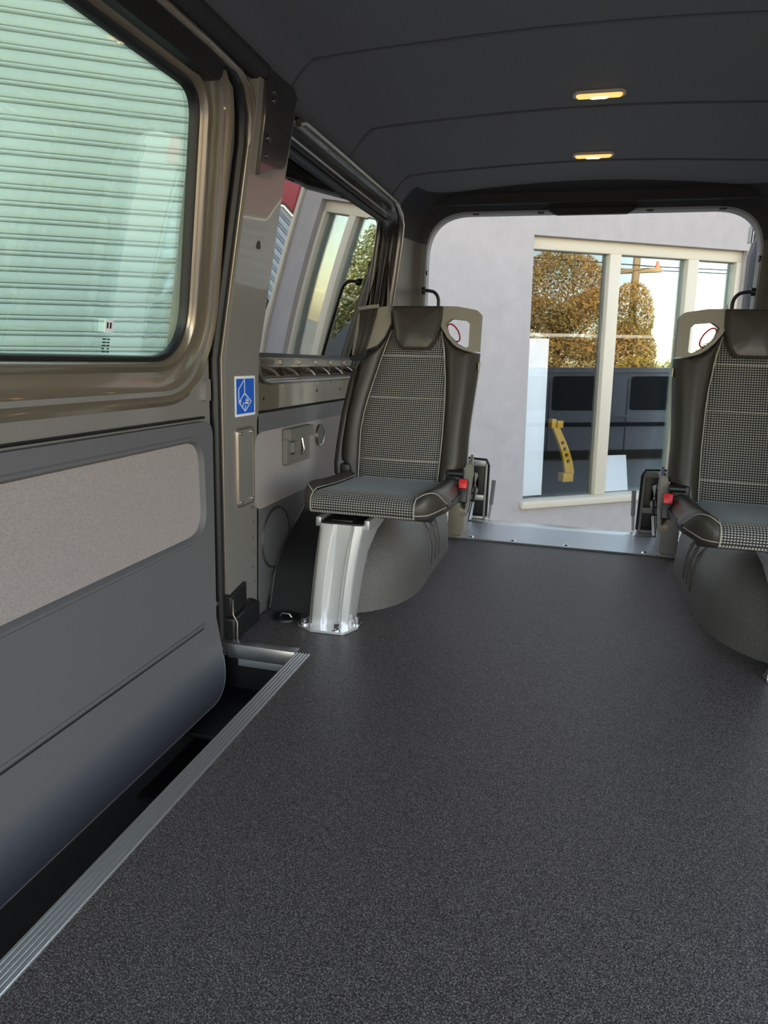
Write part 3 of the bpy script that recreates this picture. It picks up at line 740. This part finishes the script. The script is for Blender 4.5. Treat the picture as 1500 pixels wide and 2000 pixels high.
    def cpt(x0,x1,j,t):
        # t grows outwards: raised pad, then it rolls over and the front corner is swept back
        y,z = path[j]; x = x0+(x1-x0)*t
        lift = .014*math.sin(math.pi*min(1,t*1.1)) if j < 10 else 0
        drop = -.020*max(0,t-.6)**2/.16 if j < 10 else .010*max(0,t-.5)/.5
        back_ = .075*t*t if 4 < j < 14 else (.02*t*t if j in (4,14) else 0)
        return (x,y+back_,z+lift+drop)
    def cush(x0,x1,side_sg):
        rows = []
        for j,(y,z) in enumerate(path):
            r = []; N = 8
            for k in range(N+1):
                t = k/N; x = x0+(x1-x0)*t
                if side_sg == 0:
                    r.append((x,y,z-(.004 if k in (0,N) else 0) if j < 9 else z))
                else:
                    r.append(cpt(x0,x1,j,t))
            if side_sg: r.append((x1+side_sg*.004,y+(.078 if 4<j<14 else 0),.315))
            rows.append(MP(r))
        return G().grid(rows)
    cu = cush(-.565,-.318,0).obj('cushion','weave',root,uv=lambda c:(c.x, (c.y if c.y > 1.53 else 1.53-(.345-c.z)-max(0,1.53-c.y)*.6)))
    cush(-.565,-.608,-1).obj('cushion_end','leather',cu); cush(-.318,-.258,1).obj('cushion_end','leather',cu)
    for x in (-.565,-.318): G().tube(MP([(x,y-(.003 if y<1.5 else 0),z+.0008) for y,z in path[1:12]]),.0015,6).obj('seam','thread',cu)
    for x0,x1,js in ((-.318,-.258,(7,10)),(-.565,-.608,(7,))):
        for j in js: G().tube(MP([tuple(Vector(cpt(x0,x1,j,t))+Vector((0,-.0004,.0002))) for t in [q/12 for q in range(13)]]),.0011,6).obj('stitch_line','thread',cu)
    # base frame under the cushion
    fr = G(); fr.box(*sorted((m((-.56,0,0))[0],m((-.30,0,0))[0])),1.62,1.90,.262,.281,.004); fr = fr.obj('seat_pan','black_plastic',root)
    # hinge bracket and buckle on the inboard side
    hb = G(); hb.prism(MP([(-.262,y,z) for y,z in rpoly([(1.80,.262,.01),(1.82,.240,.01),(1.87,.258,.01),(1.92,.33,.01),(1.925,.372,.01),(1.89,.375,.01),(1.85,.30,.02)],4)]),m((.018,0,0)) if s<0 else (-.018,0,0)); hb.obj('hinge_bracket','taupe',root,bevel=.003)
    hm = G(); hm.obox(m((-.288,1.87,.335)),((1,0,0),(0,1,0),(0,0,1)),(.022,.03,.026),.006); hm.cyl(m((-.30,1.845,.352)),m((-.262,1.845,.352)),.010,12); hm.obj('hinge','black_plastic',root)
    hm = G(); hm.obox(m((-.598,1.87,.335)),((1,0,0),(0,1,0),(0,0,1)),(.016,.03,.024),.006); hm.obj('hinge','black_plastic',root)
    bk = G(); bk.obox(m((-.2545,1.800,.314)),((1,0,0),(0,.95,-.31),(0,.31,.95)),(.0135,.010,.032),.004); bk = bk.obj('buckle','black_plastic',root)
    G().obox(m((-.2535,1.797,.333)),((1,0,0),(0,.95,-.31),(0,.31,.95)),(.0108,.010,.0125),.002).obj('release_button','red',bk)
    G().prism(MP([(-.262,1.792,.295),(-.243,1.792,.295),(-.247,1.800,.262)]),(0,.012,0)).obj('buckle_stalk','black_plastic',bk)
    # pressed metal leg, bolted to the floor
    def lv(z,x0,x1,y0,y1,ch):
        # open rounded section with a pressed channel on the front
        o = rpoly([(x0,y0,.012),(x0+(x1-x0)*.34,y0,.006),(x0+(x1-x0)*.40,y0+ch,.01),(x0+(x1-x0)*.74,y0+ch,.012),(x0+(x1-x0)*.80,y0,.006),(x1,y0+.004,.016),(x1+.004,y1,.01),(x0,y1,.01)],4)
        return MP([(a,b,z) for a,b in o])
    lg = G(); lg.grid([lv(.006,-.580,-.476,1.512,1.58,.008),lv(.05,-.577,-.474,1.512,1.585,.010),lv(.12,-.571,-.468,1.514,1.60,.012),lv(.18,-.565,-.460,1.516,1.615,.010),lv(.225,-.560,-.452,1.518,1.67,.006),lv(.255,-.556,-.446,1.520,1.80,.003),lv(.262,-.556,-.446,1.520,1.80,.003)],wrap=True,caps=True)
    leg = lg.obj('leg','silver_paint',root)
    fp = G(); fp.prism(MP([(a,b,.001) for a,b in rpoly([(-.605,1.505,.012),(-.560,1.476,.01),(-.478,1.480,.012),(-.455,1.530,.012),(-.470,1.595,.01),(-.590,1.595,.01)],5)]),(0,0,.006)); fp = fp.obj('foot_plate','silver_paint',leg,bevel=.001)
    for x,y in ((-.588,1.503),(-.500,1.493),(-.462,1.545)):
        G().cyl(m((x,y,.007)),m((x,y,.011)),.0115,16).cyl(m((x,y,.011)),m((x,y,.024)),.0072,6).obj('bolt','chrome',fp)
    G().tube(MP([(-.548,1.510,.255),(-.556,1.506,.17),(-.564,1.504,.08),(-.568,1.503,.012)]),.0022,6).obj('weld_seam','rim_metal',leg)
    # top tray and slide rails
    tr = G(); tr.box(*sorted((m((-.552,0,0))[0],m((-.45,0,0))[0])),1.522,1.80,.2615,.2665,.002); tr = tr.obj('leg_tray','black_plastic',leg)
    G().box(*sorted((m((-.448,0,0))[0],m((-.434,0,0))[0])),1.535,1.86,.248,.274,.003).obj('slide_rail','steel_grey',leg)
    G().box(*sorted((m((-.570,0,0))[0],m((-.556,0,0))[0])),1.535,1.86,.250,.274,.003).obj('slide_rail','steel_grey',leg)
    G().box(*sorted((m((-.530,0,0))[0],m((-.475,0,0))[0])),1.53,1.70,.2665,.272,.002).obj('tray_pad','black_plastic',leg)
    # rear mounting post behind the seat
    G().box(*sorted((m((-.60,0,0))[0],m((-.56,0,0))[0])),1.90,1.95,.21,.50,.006).obj('rear_post','black_plastic',root)
    G().box(*sorted((m((-.60,0,0))[0],m((-.30,0,0))[0])),1.90,1.945,.255,.30,.006).obj('rear_crossbar','black_plastic',root)
    return root
make_seat(-1,'black folding seat with a silver leg, beside the left side window')
make_seat(1,'black folding seat cut off by the right edge of the view')

# ---- rear threshold plate, posts and stowed ramp frames
pl = empty('threshold_plate',(0,2.63,0)); tag(pl,'wide aluminium threshold plate bolted across the rear floor','plate')
G().prism([(-.40,2.505,.0005),(.405,2.505,.0005),(.405,2.765,.0005),(-.40,2.765,.0005)],(0,0,.006)).obj('plate','alum_plate',pl,bevel=.002)
G().tube([(-.40,2.504,.003),(.405,2.504,.003)],.0045,6).obj('front_edge','alum',pl)
for x in (-.315,-.16,.03,.30): G().cyl((x,2.525,.0065),(x,2.525,.011),.011,16,.006).obj('bolt','chrome',pl)
G().box(-.58,.595,2.76,2.86,-.03,.004,.004).obj('rear_sill','alum',pl)
def post(s,mt,lab):
    r = empty('ramp_post',(s*.375,2.53,0)); tag(r,lab,'post','posts at the ends of the threshold plate')
    G().box(min(s*.405,s*.345),max(s*.405,s*.345),2.515,2.62,.006,.215,.003).obj('upright',mt,r)
    G().box(min(s*.418,s*.335),max(s*.418,s*.335),2.498,2.63,.0066,.012,.002).obj('base',mt,r)
    for x in (.40,.352): G().cyl((s*x,2.507,.012),(s*x,2.507,.0165),.007,12).obj('bolt','chrome',r)
    G().prism([(s*.352,2.62,.21),(s*.352,2.62,.26),(s*.352,2.66,.30),(s*.352,2.70,.21)],(s*-.012,0,0)).obj('lug',mt,r,bevel=.002)
    G().cyl((s*.352,2.655,.268),(s*.334,2.655,.268),.006,12).obj('lug_pin','chrome',r)
    return r
post(-1,'taupe_steel','beige steel post at the left end of the threshold plate')
post(1,'bumper_grey','dark grey steel post at the right end of the threshold plate')
def ramp(s,mt,lab):
    r = empty('stowed_ramp',(s*.35,2.84,-.02)); tag(r,lab,'ramp','stowed ramps at the rear opening')
    xi, xo = s*.302, s*.40
    G().box(min(xi,xi+s*.012),max(xi,xi+s*.012),2.845,2.875,.005,.250,.003).obj('side_rail',mt,r)
    G().box(min(xo,xo-s*.012),max(xo,xo-s*.012),2.845,2.875,.005,.250,.003).obj('side_rail',mt,r)
    for z0,z1 in ((.228,.252),(.085,.108),(.004,.016)): G().box(min(xi,xo),max(xi,xo),2.847,2.873,z0,z1,.002).obj('crossbar',mt,r)
    G().box(min(xi,xo),max(xi,xo),2.872,2.880,.005,.245,.001).obj('mesh_panel','black_plastic',r)
    G().tube([(xi-s*.004,2.838,.02),(xi-s*.004,2.838,.235),(xi+s*.006,2.838,.258),(xo,2.838,.262)],.005,8).obj('rubber_edge','seal',r)
    G().cyl((s*.362,2.80,.01),(s*.352,2.805,.085),.0085,12).obj('strut_tube','chrome',r)
    G().cyl((s*.352,2.805,.085),(s*.346,2.81,.150),.0055,12).obj('strut_rod','black_plastic',r)
    G().prism([(s*.338,2.815,.200),(s*.352,2.815,.206),(s*.35,2.815,.160),(s*.335,2.815,.128),(s*.342,2.815,.112),(s*.360,2.815,.125)],(0,.01,0)).obj('strut_bracket','steel_grey',r,bevel=.002)
    G().cyl((s*.286,2.90,.06),(s*.280,2.90,.165),.009,12).obj('handle_grip','bumper_grey',r)
    G().cyl((s*.292,2.90,.0),(s*.286,2.90,.07),.006,12).obj('handle_stem','pale_rim',r)
    return r
ramp(-1,'steel_grey','pale metal stowed ramp behind the left folding seat')
ramp(1,'bumper_grey','black backed stowed ramp behind the right folding seat')

# ================================================================== OUTDOORS
P0 = Vector((.512,5.693,-.65)); FU = Vector((-.027,0,1)).normalized()
FE = Vector((.818,.575,.022)); FE = (FE-FU*FE.dot(FU)).normalized(); FN = FE.cross(FU)
if FN.y > 0: FN = -FN
def F(s,h,d=0): return tuple(P0+FE*s+FU*h+FN*d)
def fbox(g,s0,s1,h0,h1,d0,d1,bev=0):
    g.obox(P0+FE*(s0+s1)/2+FU*(h0+h1)/2+FN*(d0+d1)/2,(FE,FU,FN),((s1-s0)/2,(h1-h0)/2,(d1-d0)/2),bev); return g
# ground
g = G(); c = Vector((3,3,-.65+.027*2.5))
g.face([(-30,-30,-.65-.027*30.5),(40,-30,-.65+.027*39.5),(40,40,-.65+.027*39.5),(-30,40,-.65-.027*30.5)])
tag(g.obj('ground','concrete'),'pale concrete forecourt around the van',kind='structure')
# shop building
sh = empty('shop_building',F(0,0,-.2)); tag(sh,'grey rendered shop building behind the open rear of the van','building')
Fl = lambda pts,d: [F(a,b,d) for a,b in pts]
WIN = [(-.955,.300),(.975,.300),(.975,2.187),(-.955,2.187)]
SH1 = [(-7.2,.02),(-1.95,.02),(-1.95,3.45),(-7.2,3.45)]
SH2 = [(1.36,.02),(3.9,.02),(3.9,2.00),(1.36,2.00)]
g = G(); g.prism(Fl([(-9,0),(7,0),(7,4.0),(-9,4.0)],0),tuple(-FN*.18),holes=[Fl(WIN,0),Fl(SH1,0),Fl(SH2,0)])
g.obj('wall','render_wall',sh)
# sunken joint lines and window furniture
wf = empty('t'); bpy.data.objects.remove(wf)
fr = fbox(G(),-.955,.975,2.105,2.187,-.13,-.05,.004).obj('window_head','frame_cream',sh)
fbox(G(),-.975,.995,.262,.315,-.13,.035,.006).obj('window_sill','frame_cream',sh)
for s0,s1 in ((-.280,-.180),(.442,.545),(.925,.975)): fbox(G(),s0,s1,.315,2.105,-.125,-.045,.004).obj('mullion','frame_cream',sh)
fbox(G(),-.955,-.945,.315,2.105,-.125,-.045).obj('jamb','frame_cream',sh)
for s0,s1 in ((-.945,-.280),(-.180,.442),(.545,.925)):
    fbox(G(),s0,s1,.315,2.105,-.096,-.090).obj('pane','shop_glass',sh)
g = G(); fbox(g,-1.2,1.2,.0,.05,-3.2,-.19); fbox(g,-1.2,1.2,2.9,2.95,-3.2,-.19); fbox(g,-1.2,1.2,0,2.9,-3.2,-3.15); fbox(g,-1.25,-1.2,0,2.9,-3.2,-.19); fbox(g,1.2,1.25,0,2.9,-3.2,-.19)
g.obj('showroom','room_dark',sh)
fbox(G(),-.94,.92,1.515,1.54,-.17,-.155,.004).obj('inner_rail','frame_cream',sh)
fbox(G(),1.30,1.36,0,2.55,.0,.03,.004).obj('edge_post','frame_cream',sh)
fbox(G(),1.36,4.2,2.00,2.62,.0,.05,.006).obj('red_fascia','fascia_red',sh)
fbox(G(),1.42,1.62,2.30,2.50,.05,.056).obj('fascia_patch','white_print',sh)
# things inside the shop window
t = fbox(G(),-.944,-.715,.33,1.50,-.145,-.120,.002).obj('display_board','board'); tag(t,'tall pale blue-white board standing inside the shop window','board')
t = fbox(G(),-.0,.0001,0,.0001,0,.0001); t.bm.free()
g = G(); g.prism([F(-.188,.318,-.13),F(.108,.318,-.13),F(.138,.592,-.22),F(-.185,.598,-.22)],tuple(FN*-.006)); t = g.obj('paper_sheet','board'); tag(t,'white sheet propped at the bottom of the shop window','sheet')
ya = empty('lift_arm',F(-.44,.40,-.25)); tag(ya,'yellow curved steel arm standing inside the shop window','lift arm')
arm = []
for k in range(9):
    t_ = k/8; arm.append((-.545+.165*math.sin(t_*1.35)*1.02, .86-.40*t_))
outl = [(a-.030-.012*(i/8),b) for i,(a,b) in enumerate(arm)]+[(a+.030+.014*(i/8),b) for i,(a,b) in reversed(list(enumerate(arm)))]
holes = [[(arm[i][0]+.016*math.cos(q),arm[i][1]+.016*math.sin(q)) for q in [2*math.pi*k/10 for k in range(10)]] for i in (3,4,5,6)]
G().prism(Fl(outl,-.24),tuple(-FN*.03),holes=[Fl(h,-.24) for h in holes]).obj('arm','yellow',ya,bevel=.003)
g = G(); fbox(g,-.585,-.545,.83,.90,-.28,-.22,.004); fbox(g,-.535,-.480,.83,.885,-.28,-.22,.004); g.obj('clamp','yellow',ya)
fbox(G(),-.46,-.365,.40,.47,-.29,-.21,.004).obj('foot','yellow',ya)
so_ = empty('showroom_chair',F(-.62,.05,-.9)); tag(so_,'pale padded chair dimly seen inside the shop window','chair')
for nm,a in (('seat',(-.95,-.42,.05,.55,-1.2,-.7)),('backrest',(-.95,-.50,.55,.78,-1.2,-1.0)),('headrest',(-.95,-.54,.78,.95,-1.2,-1.05))): fbox(G(),*a,.04).obj(nm,'sofa',so_)

# roller shutters, one slat at a time
def shutter(s0,s1,h1,mt,label,group):
    r = empty('roller_shutter',F((s0+s1)/2,.02,-.06)); tag(r,label,'shutter',group)
    prof = [(.0,-.030),(.0015,-.004),(.004,.004),(.009,.008),(.014,.009),(.019,.006),(.0225,.0),(.0235,-.022),(.0265,-.022),(.0275,-.002),(.031,.0),(.055,.001),(.080,.0),(.0835,-.004),(.085,-.030)]
    me = None; n = int((h1-.02)/.085)
    for k in range(n):
        if me is None:
            g = G(); g.grid([[F(s,.02+hh,-.06+d) for hh,d in prof] for s in (s0,s1)]); o = g.obj('slat',mt,r,sharp=60); me = o
        else:
            o = copy_obj(me,r,Vector(FU*(.085*k)))
    g = G(); fbox(g,s0-.02,s0+.05,.0,h1,-.10,-.02); fbox(g,s1-.05,s1+.02,.0,h1,-.10,-.02); g.obj('guide_rail','steel_grey',r)
    return r
shutter(-7.2,-1.95,3.45,'shutter','pale green-grey roller shutter seen through the sliding door window','roller shutters')
shutter(1.36,3.9,2.0,'shutter_blue','pale blue-grey roller shutter under the red fascia','roller shutters')

# plants: trunk plus one crown of real leaves each
def plant(name, base, blobs, n, size, mt, label, cat, group, trunk=None, seed=1, droop=.3):
    rnd = random.Random(seed); r = empty(name, base); tag(r,label,cat,group)
    V = []; Fc = []
    tot = sum(b[3]*b[4]*b[5] for b in blobs)
    for (cx,cy,cz,rx,ry,rz) in blobs:
        for _ in range(int(n*rx*ry*rz/tot)):
            while True:
                u = Vector((rnd.uniform(-1,1),rnd.uniform(-1,1),rnd.uniform(-1,1)))
                if .1 < u.length < 1: break
            u = u.normalized()*(u.length**.5)
            c = Vector((cx+u.x*rx,cy+u.y*ry,cz+u.z*rz))
            a = Vector((rnd.gauss(0,1),rnd.gauss(0,1),rnd.gauss(0,1)-droop)).normalized(); b_ = a.cross(Vector((rnd.gauss(0,1),rnd.gauss(0,1),rnd.gauss(0,1)))).normalized()
            L = size*rnd.uniform(.6,1.3); W = L*.28; i = len(V)
            V += [c-a*L/2, c+b_*W/2, c+a*L/2, c-b_*W/2]; Fc.append((i,i+1,i+2,i+3))
    O = Vector(base); me = bpy.data.meshes.new('foliage'); me.from_pydata([tuple(v-O) for v in V],[],Fc); me.materials.append(MATS[mt])
    o = bpy.data.objects.new('foliage',me); COL.objects.link(o); o.parent = r; o['kind'] = 'stuff'
    if trunk:
        for k,pth in enumerate(trunk): G().tube(pth[0],pth[1],8).obj('trunk' if k == 0 else 'branch','bark',r)
    return r
gz = lambda x: -.65+.027*(x-.5)
plant('gum_tree',(10.3,1.35,gz(10.3)),[(10.3,1.35,2.5,1.0,1.05,.95),(10.2,.85,1.7,.7,.8,.75),(10.4,1.95,1.75,.75,.7,.75),(10.3,1.5,.95,.9,1.2,.6)],26000,.095,'leaf_gum','tall golden gum tree mirrored in the shop window','tree','trees mirrored in the shop window',
      [([(10.3,1.35,gz(10.3)),(10.28,1.38,.8),(10.3,1.35,1.8)],[.13,.10,.05]),([(10.28,1.38,.7),(10.2,.9,1.5)],[.06,.03]),([(10.28,1.38,.9),(10.4,1.9,1.7)],[.06,.03])],3)
plant('gum_tree',(11.0,2.75,gz(11)),[(11.0,2.75,1.95,.55,.50,.80),(11.0,2.70,1.2,.75,.65,.70)],11000,.095,'leaf_gum','smaller gum tree beside the power pole, mirrored in the shop window','tree','trees mirrored in the shop window',
      [([(11,2.75,gz(11)),(11,2.75,.8),(11.02,2.75,1.9)],[.10,.08,.03])],4)
hz = []
for k in range(14):
    y = 3.6+k*.20; top = 1.0+.55*ss(3.6,5.2,y)+.95*ss(4.6,5.3,y)-1.5*ss(5.9,6.6,y)
    hz.append((10.2+.15*math.sin(k*2.1),y,(top+gz(10))/2,.55,.30,(top-gz(10))/2))
plant('hedge',(10.2,4.9,gz(10.2)),hz,26000,.09,'leaf_hedge','clipped green hedge mirrored in the rear side window','hedge',None,[([(10.2,4.9,gz(10.2)),(10.2,4.9,.9)],[.06,.03])],5)
plant('flax_bush',(9.25,5.15,gz(9.25)),[(9.25,5.15,.1,.28,.32,.75)],900,.5,'leaf_gold','golden flax bush in front of the hedge','bush',None,None,6,1.5)
plant('shrub',(8.6,3.6,gz(8.6)),[(8.6,3.6,.45,.4,.5,.6),(8.65,3.2,.3,.4,.45,.5)],1500,.15,'leaf_gold','low golden shrub mirrored at the foot of the shop window','bush',None,None,7,.2)
# power pole
pp = empty('power_pole',(11.6,2.62,gz(11.6))); tag(pp,'timber power pole with crossarm mirrored in the shop window','pole')
G().tube([(11.6,2.62,gz(11.6)),(11.6,2.62,3.45)],[.10,.08],10).obj('pole','timber',pp)
G().obox((11.6,2.62,3.05),((.2,.98,0),(-.98,.2,0),(0,0,1)),(.55,.05,.05),.008).obj('crossarm','timber',pp)
for k in (-.45,0,.45): G().cyl((11.6+.2*k,2.62+.98*k,3.10),(11.6+.2*k,2.62+.98*k,3.24),.05,10,.03).obj('insulator','ceramic',pp)
for k in (-.45,.45): G().tube([(11.6+.2*k+.98*t,2.62+.98*k+(t*.9 if t>0 else t*.9),3.24-.12*(1-abs(t)/14)**2*1.0) for t in (-14,-8,-3,0,3,8,14)],.012,5).obj('wire','seal',pp)
# parked wagon across the forecourt
cw = Vector((.66,.75,.018)).normalized(); cn = Vector((-.75,.66,-.02)).normalized(); cu_ = Vector((-.027,0,1)).normalized(); CO = Vector((4.55,4.35,gz(4.5)))
def CP(l,h,d=0): return tuple(CO+cw*l+cu_*h+cn*d)
car = empty('parked_wagon',tuple(CO)); tag(car,'silver grey parked wagon mirrored in the shop window','car')
body = rpoly([(-2.5,.14,.06),(-2.52,.75,.1),(-2.40,1.24,.12),(-2.25,1.275,.1),(2.0,1.275,.15),(2.45,.75,.12),(2.5,.16,.08)],6)
G().prism([CP(a,b,.0) for a,b in body],tuple(-cn*1.5)).obj('body','car_paint',car,bevel=.04,seg=3)
for a0,a1 in ((-2.2,-1.62),(-1.52,-.86),(-.78,-.12),(.34,.98),(1.08,1.72)):
    G().prism([CP(a,b,.012) for a,b in rpoly([(a0,.70,.05),(a1,.70,.05),(a1,1.16,.05),(a0,1.16,.05)],4)],tuple(-cn*.03)).obj('side_window','car_glass',car)
G().obox(CP(0,1.22,.006),(cw,cu_,cn),(2.1,.010,.012),.003).obj('roof_gutter','car_paint',car)
for l in (-1.75,1.75):
    wh = G(); wh.tube([CP(l,.30,.02),CP(l,.30,-.2)],.30,24); wh = wh.obj('wheel','tyre',car)
    G().tube([CP(l,.30,.03),CP(l,.30,-.0)],.19,20).obj('hub','alum',wh)
for l in (.25,-1.6): G().obox(CP(l,.62,.02),(cw,cu_,cn),(.10,.015,.012),.004).obj('door_handle','car_paint',car)
for l in (-.82,.30,1.03): G().obox(CP(l,.62,.004),(cw,cu_,cn),(.004,.5,.003)).obj('door_gap','seal',car)
G().obox(CP(0,.505,.008),(cw,cu_,cn),(2.3,.028,.01),.003).obj('rub_strip','seal',car)
